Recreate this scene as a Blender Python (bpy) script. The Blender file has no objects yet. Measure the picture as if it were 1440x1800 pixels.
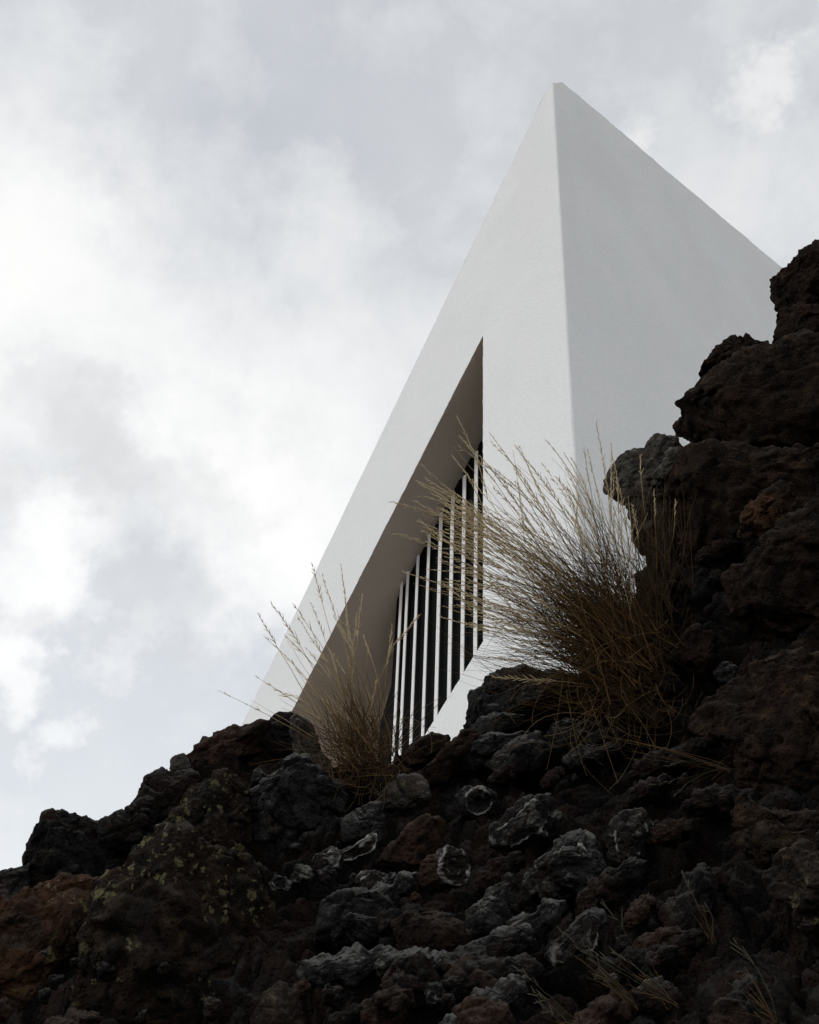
import bpy, bmesh, math, random
import numpy as np
from mathutils import Vector, Matrix
from mathutils.geometry import tessellate_polygon

random.seed(7)
RNG = np.random.default_rng(7)
S = bpy.context.scene
COL = S.collection

# ---------------------------------------------------------------- camera
CAM = Vector((0.0, 0.0, 1.6))
FPX = 1800.0
u = Vector((130.0, 2850.0, -FPX)).normalized()          # world up, in camera axes
f0 = Vector((0, 0, -1)); fwd = (f0 - u * f0.dot(u)).normalized()
rgt = fwd.cross(u)
R = Matrix((rgt, fwd, u))                                # camera axes -> world (x right, y forward, z up)
cam_data = bpy.data.cameras.new('camera')
cam_data.sensor_fit = 'VERTICAL'; cam_data.sensor_height = 36.0; cam_data.sensor_width = 28.8
cam_data.lens = 36.0 * FPX / 1800.0
cam_data.clip_start = 0.05; cam_data.clip_end = 20000
cam = bpy.data.objects.new('camera', cam_data); COL.objects.link(cam)
M4 = R.to_4x4(); M4.translation = CAM
cam.matrix_world = M4
S.camera = cam

# ---------------------------------------------------------------- light
SUN_AZ, SUN_EL = math.radians(-112), math.radians(30)     # azimuth from +Y (negative = left)
SUN = Vector((math.sin(SUN_AZ) * math.cos(SUN_EL), math.cos(SUN_AZ) * math.cos(SUN_EL), math.sin(SUN_EL)))
sl = bpy.data.lights.new('sun', 'SUN'); sl.energy = 0.85; sl.angle = math.radians(14); sl.color = (1.0, 0.98, 0.955)
so = bpy.data.objects.new('sun', sl); COL.objects.link(so)
so.rotation_euler = SUN.to_track_quat('Z', 'Y').to_euler(); so.location = (-20, 6, 25)

S.view_settings.view_transform = 'Standard'; S.view_settings.look = 'None'
S.view_settings.gamma = 1.0; S.view_settings.use_curve_mapping = False
S.view_settings.exposure = 0.0
S.cycles.max_bounces = 6

def raydir(px, py):
    return (R @ Vector((px - 720.0, 900.0 - py, -FPX))).normalized()
def at_y(px, py, Y):
    d = raydir(px, py); return CAM + d * (Y / d.y)
def on_plane(px, py, p0, n):
    d = raydir(px, py); return CAM + d * ((p0 - CAM).dot(n) / d.dot(n))

world = bpy.data.worlds.new('World'); S.world = world; world.use_nodes = True
def build_world():
    nt = world.node_tree; N = nt.nodes; L = nt.links; N.clear()
    out = N.new('ShaderNodeOutputWorld'); bg = N.new('ShaderNodeBackground')
    L.new(bg.outputs[0], out.inputs[0]); bg.inputs['Strength'].default_value = 0.112
    sky = N.new('ShaderNodeTexSky'); sky.sky_type = 'NISHITA'; sky.sun_disc = False
    sky.sun_elevation = SUN_EL; sky.sun_rotation = SUN_AZ
    sky.air_density = 1.0; sky.dust_density = 2.0; sky.ozone_density = 1.0
    tc = N.new('ShaderNodeTexCoord'); D = tc.outputs['Generated']
    def math_(op, a, b=None, c=None, clamp=False):
        n = N.new('ShaderNodeMath'); n.operation = op; n.use_clamp = clamp
        for i, v in enumerate((a, b, c)):
            if v is None: continue
            if isinstance(v, (int, float)): n.inputs[i].default_value = v
            else: L.new(v, n.inputs[i])
        return n.outputs[0]
    def noise(vec, scale, detail, rough, dist=0.0):
        n = N.new('ShaderNodeTexNoise'); n.inputs['Scale'].default_value = scale
        n.inputs['Detail'].default_value = detail; n.inputs['Roughness'].default_value = rough
        n.inputs['Distortion'].default_value = dist
        L.new(vec, n.inputs['Vector']); return n
    def mix(fac, a, b):
        n = N.new('ShaderNodeMix'); n.data_type = 'RGBA'
        L.new(fac, n.inputs[0])
        for i, v in ((6, a), (7, b)):
            if isinstance(v, tuple): n.inputs[i].default_value = (*v, 1)
            else: L.new(v, n.inputs[i])
        return n.outputs[2]
    # warped direction so that cloud edges are ragged
    wn = noise(D, 4.5, 7, 0.6)
    vs = N.new('ShaderNodeVectorMath'); vs.operation = 'SUBTRACT'; L.new(wn.outputs['Color'], vs.inputs[0]); vs.inputs[1].default_value = (.5, .5, .5)
    vm = N.new('ShaderNodeVectorMath'); vm.operation = 'SCALE'; L.new(vs.outputs[0], vm.inputs[0]); vm.inputs['Scale'].default_value = 0.17
    va = N.new('ShaderNodeVectorMath'); va.operation = 'ADD'; L.new(D, va.inputs[0]); L.new(vm.outputs[0], va.inputs[1])
    wn2 = noise(D, 17, 6, 0.62)
    vs2 = N.new('ShaderNodeVectorMath'); vs2.operation = 'SUBTRACT'; L.new(wn2.outputs['Color'], vs2.inputs[0]); vs2.inputs[1].default_value = (.5, .5, .5)
    vm2 = N.new('ShaderNodeVectorMath'); vm2.operation = 'SCALE'; L.new(vs2.outputs[0], vm2.inputs[0]); vm2.inputs['Scale'].default_value = 0.13
    va2 = N.new('ShaderNodeVectorMath'); va2.operation = 'ADD'; L.new(va.outputs[0], va2.inputs[0]); L.new(vm2.outputs[0], va2.inputs[1])
    W = va2.outputs[0]
    # the clouds: each one a lobe of the sky at its own direction (pixel, radius px, weight)
    vm3 = N.new('ShaderNodeVectorMath'); vm3.operation = 'SCALE'; L.new(vs.outputs[0], vm3.inputs[0]); vm3.inputs['Scale'].default_value = 0.03
    vm4 = N.new('ShaderNodeVectorMath'); vm4.operation = 'SCALE'; L.new(vs2.outputs[0], vm4.inputs[0]); vm4.inputs['Scale'].default_value = 0.065
    va3 = N.new('ShaderNodeVectorMath'); va3.operation = 'ADD'; L.new(D, va3.inputs[0]); L.new(vm3.outputs[0], va3.inputs[1])
    va4 = N.new('ShaderNodeVectorMath'); va4.operation = 'ADD'; L.new(va3.outputs[0], va4.inputs[0]); L.new(vm4.outputs[0], va4.inputs[1])
    wn3 = noise(D, 42, 6, 0.65)
    vs3 = N.new('ShaderNodeVectorMath'); vs3.operation = 'SUBTRACT'; L.new(wn3.outputs['Color'], vs3.inputs[0]); vs3.inputs[1].default_value = (.5, .5, .5)
    vm5 = N.new('ShaderNodeVectorMath'); vm5.operation = 'MULTIPLY_ADD'; L.new(vs3.outputs[0], vm5.inputs[0]); vm5.inputs[1].default_value = (.065, .065, .065); L.new(va4.outputs[0], vm5.inputs[2])
    W_small = vm5.outputs[0]
    def lobes(lst):
        tot = None
        for px, py, r, w in lst:
            d = raydir(px, py) if r < 3000 else Vector((px, py, r - 5000)).normalized()
            r = r if r < 3000 else 900
            n = N.new('ShaderNodeVectorMath'); n.operation = 'DISTANCE'; L.new(W_small if r < 100 else W, n.inputs[0]); n.inputs[1].default_value = d
            ang = r / (FPX * (1 + ((px - 720) ** 2 + (py - 900) ** 2) / FPX ** 2) ** .5)
            mr = N.new('ShaderNodeMapRange'); mr.interpolation_type = 'SMOOTHSTEP'
            L.new(n.outputs['Value'], mr.inputs['Value'])
            crisp = r < 165
            mr.inputs['From Min'].default_value = ang * (1.3 if r < 100 else 1.12 if crisp else 1.25); mr.inputs['From Max'].default_value = ang * (.0 if r < 100 else .2 if crisp else .12)
            mr.inputs['To Min'].default_value = 0; mr.inputs['To Max'].default_value = w
            tot = mr.outputs[0] if tot is None else math_('ADD', tot, mr.outputs[0])
        return tot
    bright = lobes([(-80, 420, 380, .75), (40, 560, 280, .40), (60, 400, 130, .35), (230, 580, 320, .26), (330, 680, 300, .34), (300, 700, 160, .30), (430, 850, 170, .65), (560, 900, 280, .6), (480, 1010, 160, .40),
                    (600, 1000, 150, .3), (450, 760, 260, .2), (540, 1120, 110, .3), (140, 920, 95, .6), (60, 890, 80, .4), (80, 1010, 130, .8), (20, 1180, 100, .95), (110, 1050, 80, .5), (200, 1170, 66, .42),
                    (130, 1287, 48, .5), (60, 1340, 40, .34), (95, 1300, 40, .2), (1342, 155, 72, .62), (1385, 118, 50, .25), (1300, 330, 260, .3), (600, 400, 120, .22), (560, 320, 90, .14),
                    (700, 640, 280, .30), (-520, 800, 560, .7), (1120, 245, 50, .4), (150, 120, 80, .15), (260, 1090, 60, .35),
                    (1900, 500, 400, .5), (900, -500, 500, .4), (300, 1700, 300, .3),
                    # unseen bright cloud added overhead and behind to fill the side wall (given as directions: x, y, 5000 + z)
                    (.6, -.7, 5000.4, 1.), (-.5, -.8, 5000.5, .8), (.1, -.4, 5000.9, .8), (.95, -.2, 5000.35, 1.), (-.9, -.2, 5000.3, .8), (.2, -.95, 5000.25, 1.), (-.7, .1, 5000.8, .6), (.6, -.3, 5000.8, .8)])
    grey = lobes([(150, 740, 105, .75), (60, 690, 80, .5), (200, 825, 95, .8), (340, 860, 80, .45), (240, 985, 60, .4), (320, 1100, 90, .3),
                  (520, 780, 70, .25), (20, 850, 60, .5), (250, 1040, 60, .3), (60, 1095, 50, .5), (420, 930, 60, .3), (120, 640, 60, .25), (330, 1000, 70, .3)])
    n1 = noise(D, 2.6, 9, 0.58, 0.3)
    n2 = noise(D, 9.0, 8, 0.6, 0.2)
    # a thin veil everywhere, with its own slow unevenness
    veil = math_('MULTIPLY_ADD', n1.outputs['Fac'], 0.55, 0.5, clamp=True)
    det = math_('MULTIPLY_ADD', n2.outputs['Fac'], 1.1, -0.55)
    cl = math_('MULTIPLY_ADD', det, 0.85, math_('MULTIPLY', bright, 0.80))
    cl = math_('MAXIMUM', cl, 0.0); cl = math_('SUBTRACT', 1.0, math_('POWER', 0.22, cl))
    gr = math_('MULTIPLY_ADD', det, -0.5, grey); gr = math_('MAXIMUM', gr, 0.0); gr = math_('SUBTRACT', 1.0, math_('POWER', 0.30, gr))
    # glow of the cloud layer around the hidden sun (real forward scattering)
    dt = N.new('ShaderNodeVectorMath'); dt.operation = 'DOT_PRODUCT'; L.new(D, dt.inputs[0]); dt.inputs[1].default_value = SUN
    glow = math_('MULTIPLY_ADD', dt.outputs['Value'], .5, .5, clamp=True)
    glow = math_('POWER', glow, 3.0)
    base = mix(veil, sky.outputs[0], VEIL)
    g1 = mix(cl, base, CLOUD)
    g2 = mix(gr, g1, GREYC)
    # brighten toward the sun
    sz = N.new('ShaderNodeSeparateXYZ'); L.new(D, sz.inputs[0])
    hor = math_('MULTIPLY_ADD', sz.outputs[2], -0.25, 1.17)            # the veil is thicker, so paler, low down
    amp = math_('MULTIPLY_ADD', glow, 0.08, hor)
    sc = N.new('ShaderNodeVectorMath'); sc.operation = 'SCALE'; L.new(g2, sc.inputs[0]); L.new(amp, sc.inputs['Scale'])
    L.new(sc.outputs[0], bg.inputs['Color'])
VEIL = (6.85, 7.05, 7.25); CLOUD = (9.1, 9.05, 8.93); GREYC = (5.9, 6.0, 6.1)
build_world()

# ---------------------------------------------------------------- noise in numpy
def _hash(ix, iy, iz, seed):
    h = (ix.astype(np.uint32) * np.uint32(374761393) + iy.astype(np.uint32) * np.uint32(668265263)
         + iz.astype(np.uint32) * np.uint32(2147483647) + np.uint32(seed * 974711 & 0xffffffff))
    h = (h ^ (h >> np.uint32(13))) * np.uint32(1274126177)
    h = h ^ (h >> np.uint32(16)); h = h * np.uint32(2246822519)
    return h ^ (h >> np.uint32(15))
_g = np.random.default_rng(3).normal(size=(256, 3)).astype(np.float32); _g /= np.linalg.norm(_g, axis=1)[:, None]
def perlin(p, seed=0):
    fl = np.floor(p); i = fl.astype(np.int64); f = (p - fl).astype(np.float32)
    w = f * f * f * (f * (f * 6 - 15) + 10)
    r = 0
    for dx in (0, 1):
        wx = w[:, 0] if dx else 1 - w[:, 0]
        for dy in (0, 1):
            wy = w[:, 1] if dy else 1 - w[:, 1]
            for dz in (0, 1):
                wz = w[:, 2] if dz else 1 - w[:, 2]
                g = _g[_hash(i[:, 0] + dx, i[:, 1] + dy, i[:, 2] + dz, seed) & np.uint32(255)]
                dd = g[:, 0] * (f[:, 0] - dx) + g[:, 1] * (f[:, 1] - dy) + g[:, 2] * (f[:, 2] - dz)
                r = r + wx * wy * wz * dd
    return r * 1.5
def fbm(p, oct=4, seed=0, gain=.5, ridged=False):
    a = 1.0; t = 0; s = 0
    for k in range(oct):
        n = perlin(p * (2.03 ** k), seed + k * 17)
        if ridged: n = 1 - 2 * np.abs(n)
        t = t + a * n; s += a; a *= gain
    return t / s
def worley(p, seed=0):
    """distance to the nearest and second nearest of jittered cell points"""
    fl = np.floor(p); i = fl.astype(np.int64); f = (p - fl).astype(np.float32)
    d1 = np.full(len(p), 9, np.float32); d2 = d1.copy()
    for dx in (-1, 0, 1):
        for dy in (-1, 0, 1):
            for dz in (-1, 0, 1):
                h = _hash(i[:, 0] + dx, i[:, 1] + dy, i[:, 2] + dz, seed)
                jx = (h & np.uint32(1023)).astype(np.float32) / 1023; jy = ((h >> np.uint32(10)) & np.uint32(1023)).astype(np.float32) / 1023
                jz = ((h >> np.uint32(20)) & np.uint32(1023)).astype(np.float32) / 1023
                d = (dx + jx - f[:, 0]) ** 2 + (dy + jy - f[:, 1]) ** 2 + (dz + jz - f[:, 2]) ** 2
                d2 = np.minimum(d2, np.maximum(d1, d)); d1 = np.minimum(d1, d)
    return np.sqrt(d1), np.sqrt(d2)

def facets(p, seed=0, crack=.0):
    """broken stone: each cell of a jittered lattice is its own tilted plane, with a groove where two meet"""
    fl = np.floor(p); i = fl.astype(np.int64); f = (p - fl).astype(np.float32); n = len(p)
    d1 = np.full(n, 9, np.float32); d2 = d1.copy(); hb = np.zeros(n, np.uint32); off = np.zeros((n, 3), np.float32)
    for dx in (-1, 0, 1):
        for dy in (-1, 0, 1):
            for dz in (-1, 0, 1):
                h = _hash(i[:, 0] + dx, i[:, 1] + dy, i[:, 2] + dz, seed)
                ox = dx + (h & np.uint32(1023)).astype(np.float32) / 1023 - f[:, 0]; oy = dy + ((h >> np.uint32(10)) & np.uint32(1023)).astype(np.float32) / 1023 - f[:, 1]
                oz = dz + ((h >> np.uint32(20)) & np.uint32(1023)).astype(np.float32) / 1023 - f[:, 2]
                d = ox * ox + oy * oy + oz * oz; b = d < d1
                d2 = np.minimum(d2, np.maximum(d1, d)); d1 = np.where(b, d, d1); hb = np.where(b, h, hb)
                off = np.where(b[:, None], np.stack([ox, oy, oz], -1), off)
    g = _g[(hb >> np.uint32(7)) & np.uint32(255)]; r = ((hb >> np.uint32(3)) & np.uint32(511)).astype(np.float32) / 511 - .5
    h = -(g * off).sum(1) * .9 + r * .55
    return h - crack * np.clip(1 - (np.sqrt(d2) - np.sqrt(d1)) / .16, 0, 1)

# ---------------------------------------------------------------- mesh helpers
def np_mesh(name, V, F, mat, smooth=True):
    me = bpy.data.meshes.new(name)
    V = np.asarray(V, np.float32); F = np.asarray(F, np.int32)
    k = F.shape[1]
    me.vertices.add(len(V)); me.vertices.foreach_set('co', V.ravel())
    me.loops.add(F.size); me.loops.foreach_set('vertex_index', F.ravel())
    me.polygons.add(len(F)); me.polygons.foreach_set('loop_start', np.arange(0, F.size, k, dtype=np.int32))
    me.update(calc_edges=True); me.validate()
    if smooth: me.shade_smooth()
    if mat: me.materials.append(mat)
    return me
def vnormals(me):
    n = np.empty(len(me.vertices) * 3, np.float32); me.vertex_normals.foreach_get('vector', n); return n.reshape(-1, 3)
def set_co(me, V):
    me.vertices.foreach_set('co', np.asarray(V, np.float32).ravel()); me.update()
def set_attr(me, name, vals):
    a = me.attributes.new(name, 'FLOAT', 'POINT'); a.data.foreach_set('value', np.asarray(vals, np.float32))
def link(name, me, parent=None, loc=None):
    o = bpy.data.objects.new(name, me); COL.objects.link(o)
    if parent: o.parent = parent
    if loc is not None: o.location = loc
    return o
def tag(o, label=None, cat=None, group=None, kind=None):
    for k, v in (('label', label), ('category', cat), ('group', group), ('kind', kind)):
        if v: o[k] = v
    return o
def empty(name, loc, **kw):
    o = bpy.data.objects.new(name, None); COL.objects.link(o); o.location = loc; return tag(o, **kw)
_ico = {}
def ico(n):
    if n not in _ico:
        bm = bmesh.new(); bmesh.ops.create_icosphere(bm, subdivisions=n, radius=1)
        _ico[n] = (np.array([v.co[:] for v in bm.verts], np.float32), np.array([[v.index for v in f.verts] for f in bm.faces], np.int32))
        bm.free()
    return _ico[n]

# ---------------------------------------------------------------- materials
def newmat(name):
    m = bpy.data.materials.new(name); m.use_nodes = True
    nt = m.node_tree; b = nt.nodes['Principled BSDF']; return m, nt, nt.nodes, nt.links, b
class NB:
    def __init__(s, nt): s.N = nt.nodes; s.L = nt.links
    def put(s, v, sock):
        if isinstance(v, (int, float)): sock.default_value = v
        elif isinstance(v, tuple): sock.default_value = (*v, 1) if len(v) == 3 else v
        else: s.L.new(v, sock)
    def math(s, op, a, b=0.0, c=None, clamp=False):
        n = s.N.new('ShaderNodeMath'); n.operation = op; n.use_clamp = clamp
        s.put(a, n.inputs[0]); s.put(b, n.inputs[1])
        if c is not None: s.put(c, n.inputs[2])
        return n.outputs[0]
    def mix(s, f, a, b):
        n = s.N.new('ShaderNodeMix'); n.data_type = 'RGBA'
        s.put(f, n.inputs[0]); s.put(a, n.inputs[6]); s.put(b, n.inputs[7]); return n.outputs[2]
    def noise(s, vec, scale, detail=4, rough=.55, dist=0.0):
        n = s.N.new('ShaderNodeTexNoise'); s.L.new(vec, n.inputs['Vector'])
        n.inputs['Scale'].default_value = scale; n.inputs['Detail'].default_value = detail
        n.inputs['Roughness'].default_value = rough; n.inputs['Distortion'].default_value = dist
        return n.outputs['Fac']
    def voro(s, vec, scale, feature='F1'):
        n = s.N.new('ShaderNodeTexVoronoi'); n.feature = feature; s.L.new(vec, n.inputs['Vector']); n.inputs['Scale'].default_value = scale
        return n
    def step(s, v, lo, hi):
        n = s.N.new('ShaderNodeMapRange'); n.interpolation_type = 'SMOOTHSTEP'; s.put(v, n.inputs['Value'])
        n.inputs['From Min'].default_value = lo; n.inputs['From Max'].default_value = hi; return n.outputs[0]

def lava(name, dark=(.0035, .0034, .0036), light=(.015, .0138, .0132), rust=0.2, rustc=(.022, .0115, .008), crust=.5, crustc=(.085, .085, .086),
         top=.5, topc=(.062, .062, .060), yellow=0.0, ochre=0.0):
    m, nt, N, L, b = newmat(name); q = NB(nt)
    g = N.new('ShaderNodeNewGeometry'); P = g.outputs['Position']
    n_big = q.noise(P, 5, 5, .6); n_mid = q.noise(P, 22, 6, .62); n_fine = q.noise(P, 110, 5, .65)
    col = q.mix(q.step(n_mid, .35, .72), dark, light)
    col = q.mix(q.math('MULTIPLY', q.step(q.noise(P, 9, 6, .65, .6), .50 - rust * .22, .72 - rust * .2), min(1, rust * 1.6)), col, rustc)
    if ochre:
        col = q.mix(q.math('MULTIPLY', q.step(q.noise(P, 16, 7, .7, .4), .52, .68), ochre), col, (.11, .068, .032))
    at = N.new('ShaderNodeAttribute'); at.attribute_name = 'crust'
    cr = q.math('MULTIPLY', q.step(q.math('MULTIPLY_ADD', n_fine, .5, q.math('ADD', at.outputs['Fac'], -.25)), .35, .8), crust)
    col = q.mix(q.math('MULTIPLY', cr, q.step(q.noise(P, 8, 4, .6), .4, .62)), col, crustc)
    # pale lichen on faces that look up, strengthened to paint sky-lit rims into the colour
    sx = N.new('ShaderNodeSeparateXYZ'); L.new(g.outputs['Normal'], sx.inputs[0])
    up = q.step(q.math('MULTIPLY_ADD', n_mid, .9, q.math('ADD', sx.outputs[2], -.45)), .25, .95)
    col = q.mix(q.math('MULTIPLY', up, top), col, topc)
    gr_ = q.noise(P, 260, 4, .7)
    col = q.mix(q.math('MULTIPLY', q.step(gr_, .52, .70), .55), col, q.mix(.5, col, topc))
    col = q.mix(q.math('MULTIPLY', q.step(gr_, .48, .30), .5), col, tuple(x * .5 for x in dark))
    # speckle
    sp = q.voro(P, 140); col = q.mix(q.math('MULTIPLY', q.step(sp.outputs['Distance'], .16, .05), q.step(n_big, .45, .6)), col, (.045, .042, .038))
    if yellow:
        wv = N.new('ShaderNodeTexNoise'); wv.inputs['Scale'].default_value = 60; wv.inputs['Detail'].default_value = 4; L.new(P, wv.inputs['Vector'])
        ws = N.new('ShaderNodeVectorMath'); ws.operation = 'MULTIPLY_ADD'; L.new(wv.outputs['Color'], ws.inputs[0]); ws.inputs[1].default_value = (.03, .03, .03); L.new(P, ws.inputs[2])
        big_ = q.voro(ws.outputs[0], 30); sml = q.voro(ws.outputs[0], 85)
        def blot(v, r0, keep):
            sp_ = N.new('ShaderNodeSeparateColor'); L.new(v.outputs['Color'], sp_.inputs[0])
            rad = q.math('MULTIPLY', q.step(sp_.outputs[0], keep, 1.0), r0)
            return q.step(q.math('SUBTRACT', rad, v.outputs['Distance']), 0.0, .08)
        zone = q.step(q.noise(P, 7, 4, .6, .5), .62 - .18 * yellow, .70 - .16 * yellow)
        ms = q.math('MULTIPLY', q.math('MAXIMUM', blot(big_, .55, .45), blot(sml, .55, .5)), zone)
        ms = q.math('MULTIPLY', ms, q.step(n_fine, .30, .55))
        col = q.mix(q.math('MULTIPLY', ms, .8), col, q.mix(q.noise(P, 260, 2), (.085, .078, .045), (.19, .175, .085)))
    L.new(col, b.inputs['Base Color'])
    b.inputs['Roughness'].default_value = .9; b.inputs['Specular IOR Level'].default_value = .06
    pit = q.voro(P, 75); pit2 = q.voro(P, 190)
    h = q.math('MULTIPLY_ADD', q.step(pit.outputs['Distance'], .05, .4), .7, q.math('MULTIPLY_ADD', n_fine, 1.1, q.math('MULTIPLY', q.step(pit2.outputs['Distance'], 0, .4), .25)))
    bp = N.new('ShaderNodeBump'); bp.inputs['Strength'].default_value = 1.0; bp.inputs['Distance'].default_value = .010
    L.new(h, bp.inputs['Height']); L.new(bp.outputs[0], b.inputs['Normal'])
    return m
MAT = {
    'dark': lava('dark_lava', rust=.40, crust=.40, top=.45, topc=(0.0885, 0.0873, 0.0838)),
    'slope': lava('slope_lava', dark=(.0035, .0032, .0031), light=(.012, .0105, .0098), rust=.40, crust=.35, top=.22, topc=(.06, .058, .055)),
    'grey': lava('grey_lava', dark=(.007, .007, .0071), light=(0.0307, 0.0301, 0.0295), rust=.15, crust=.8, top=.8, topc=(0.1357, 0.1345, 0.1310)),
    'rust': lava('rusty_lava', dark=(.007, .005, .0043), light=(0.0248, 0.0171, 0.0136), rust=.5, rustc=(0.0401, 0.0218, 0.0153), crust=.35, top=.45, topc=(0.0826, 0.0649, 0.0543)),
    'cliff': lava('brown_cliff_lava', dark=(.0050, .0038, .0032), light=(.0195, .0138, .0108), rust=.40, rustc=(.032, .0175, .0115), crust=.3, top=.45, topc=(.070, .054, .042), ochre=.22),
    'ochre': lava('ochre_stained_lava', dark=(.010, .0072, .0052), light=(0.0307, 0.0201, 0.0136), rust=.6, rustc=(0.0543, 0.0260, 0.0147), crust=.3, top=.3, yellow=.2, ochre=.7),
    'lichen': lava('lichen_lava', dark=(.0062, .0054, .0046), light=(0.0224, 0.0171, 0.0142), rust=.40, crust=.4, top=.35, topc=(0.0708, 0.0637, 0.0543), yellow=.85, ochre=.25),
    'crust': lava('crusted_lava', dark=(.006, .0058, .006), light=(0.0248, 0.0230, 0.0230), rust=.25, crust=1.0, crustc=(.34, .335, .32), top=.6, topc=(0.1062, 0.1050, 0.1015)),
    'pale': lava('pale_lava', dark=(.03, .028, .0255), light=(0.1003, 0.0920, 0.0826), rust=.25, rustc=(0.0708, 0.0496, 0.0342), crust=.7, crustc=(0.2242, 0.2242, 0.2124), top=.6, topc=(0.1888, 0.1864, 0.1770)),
}

def stucco(name, c1, c2, speck=True, bump=.006):
    m, nt, N, L, b = newmat(name); q = NB(nt)
    g = N.new('ShaderNodeNewGeometry'); P = g.outputs['Position']
    a = q.noise(P, 1.3, 6, .6, .3); fi = q.noise(P, 55, 4, .7)
    col = q.mix(q.step(a, .3, .7), c1, c2)
    col = q.mix(q.math('MULTIPLY', q.step(fi, .40, .68), .34), col, tuple(x * .72 for x in c1))
    # streaks of weathering that run down the wall
    mp = N.new('ShaderNodeMapping'); mp.inputs['Scale'].default_value = (6, 6, .35); L.new(P, mp.inputs[0])
    st = q.noise(mp.outputs[0], 1.4, 5, .6); col = q.mix(q.math('MULTIPLY', q.step(st, .5, .75), .05), col, tuple(x * .80 for x in c1))
    sz = N.new('ShaderNodeSeparateXYZ'); L.new(P, sz.inputs[0])
    if speck:
        gr = q.math('MULTIPLY', q.step(sz.outputs[2], 6.5, 12.5), q.step(q.noise(P, .9, 7, .65, .5), .30, .62))
        col = q.mix(q.math('MULTIPLY', gr, .16), col, (.60, .585, .545))
        v = q.voro(P, 5.5); col = q.mix(q.math('MULTIPLY', q.step(v.outputs['Distance'], .030, .018), .75), col, (.12, .115, .11))
        v2 = q.voro(P, 26); col = q.mix(q.math('MULTIPLY', q.step(v2.outputs['Distance'], .10, .05), .28), col, (.22, .21, .20))
    L.new(col, b.inputs['Base Color']); b.inputs['Roughness'].default_value = .9; b.inputs['Specular IOR Level'].default_value = .2
    h = q.math('MULTIPLY_ADD', fi, 1.0, q.math('MULTIPLY', q.noise(P, 140, 3, .6), .6))
    bp = N.new('ShaderNodeBump'); bp.inputs['Strength'].default_value = .8; bp.inputs['Distance'].default_value = bump
    L.new(h, bp.inputs['Height']); L.new(bp.outputs[0], b.inputs['Normal'])
    return m
WHITE = stucco('white_stucco', (.862, .883, .897), (.888, .902, .91))
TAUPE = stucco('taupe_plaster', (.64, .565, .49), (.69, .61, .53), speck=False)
def plain(name, col, rough=.6, spec=.3):
    m, nt, N, L, b = newmat(name); q = NB(nt); g = N.new('ShaderNodeNewGeometry')
    n = q.noise(g.outputs['Position'], 30, 4, .6)
    L.new(q.mix(n, tuple(c * .85 for c in col), tuple(min(1, c * 1.1) for c in col)), b.inputs['Base Color'])
    b.inputs['Roughness'].default_value = rough; b.inputs['Specular IOR Level'].default_value = spec
    return m
SLAT = plain('white_painted_steel', (.86, .86, .86), .5)
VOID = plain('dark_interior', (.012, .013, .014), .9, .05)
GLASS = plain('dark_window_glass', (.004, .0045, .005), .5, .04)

def straw(name, base, tip, trans=.35):
    m, nt, N, L, b = newmat(name); q = NB(nt)
    at = N.new('ShaderNodeAttribute'); at.attribute_name = 'along'; rn = N.new('ShaderNodeAttribute'); rn.attribute_name = 'tone'
    col = q.mix(q.step(at.outputs['Fac'], .22, 1.0), base, tip)
    col = q.mix(q.math('MULTIPLY', q.math('POWER', rn.outputs['Fac'], 1.6), .75), col, tuple(x * .30 for x in base))
    L.new(col, b.inputs['Base Color']); b.inputs['Roughness'].default_value = .7; b.inputs['Specular IOR Level'].default_value = .08
    t = N.new('ShaderNodeBsdfTranslucent'); L.new(col, t.inputs[0])
    mx = N.new('ShaderNodeMixShader'); mx.inputs[0].default_value = trans
    L.new(b.outputs[0], mx.inputs[1]); L.new(t.outputs[0], mx.inputs[2]); L.new(mx.outputs[0], N['Material Output'].inputs[0])
    return m
STRAW = straw('dry_grass_stem', (.15, .080, .027), (.76, .585, .30))
STRAW_SHADE = straw('shaded_grass_stem', (.026, .025, .015), (.050, .047, .030), .2)  # dark copy of the straw: the slope's shade put into the wisps' colour
SEED_SHADE = straw('shaded_seed_head', (.055, .052, .036), (.10, .094, .066), .3)  # wisp seed heads, darkened the same way to stand in for shade
SEED = straw('dry_seed_head', (.64, .53, .34), (.82, .72, .52), .45)
HAIR = straw('curled_dead_grass', (.14, .088, .042), (.27, .19, .10), .3)
THATCH = straw('dead_grass_thatch', (.050, .029, .013), (.135, .084, .037), .25)

# ---------------------------------------------------------------- rock slope: how far away its face stands at each point of the outline
CP = [(-700, 1800, 2.3), (-700, 1560, 2.9), (0, 1800, 2.0), (0, 1560, 2.55), (300, 1800, 1.9), (300, 1400, 2.65), (520, 1300, 2.8), (720, 1800, 1.75),
      (700, 1360, 2.8), (950, 1250, 2.85), (900, 1500, 2.3), (1100, 1000, 2.95), (1100, 1250, 2.75), (1150, 1500, 2.25), (1150, 1800, 1.7),
      (1300, 800, 2.8), (1250, 1100, 2.65), (1440, 450, 2.8), (1440, 800, 2.5), (1440, 1200, 2.2), (1440, 1800, 1.6), (2100, 250, 2.7),
      (2100, 1200, 2.0), (2100, 1800, 1.5)]
_c = np.array(CP, float); _xy = _c[:, :2] / 1000
def _tps(r): return np.where(r > 0, r * r * np.log(np.maximum(r, 1e-9)), 0)
_K = _tps(np.linalg.norm(_xy[:, None] - _xy[None], axis=2)) + .02 * np.eye(len(_c))
_P = np.c_[np.ones(len(_c)), _xy]
_A = np.block([[_K, _P], [_P.T, np.zeros((3, 3))]]); _w = np.linalg.solve(_A, np.r_[_c[:, 2], 0, 0, 0])
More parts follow.
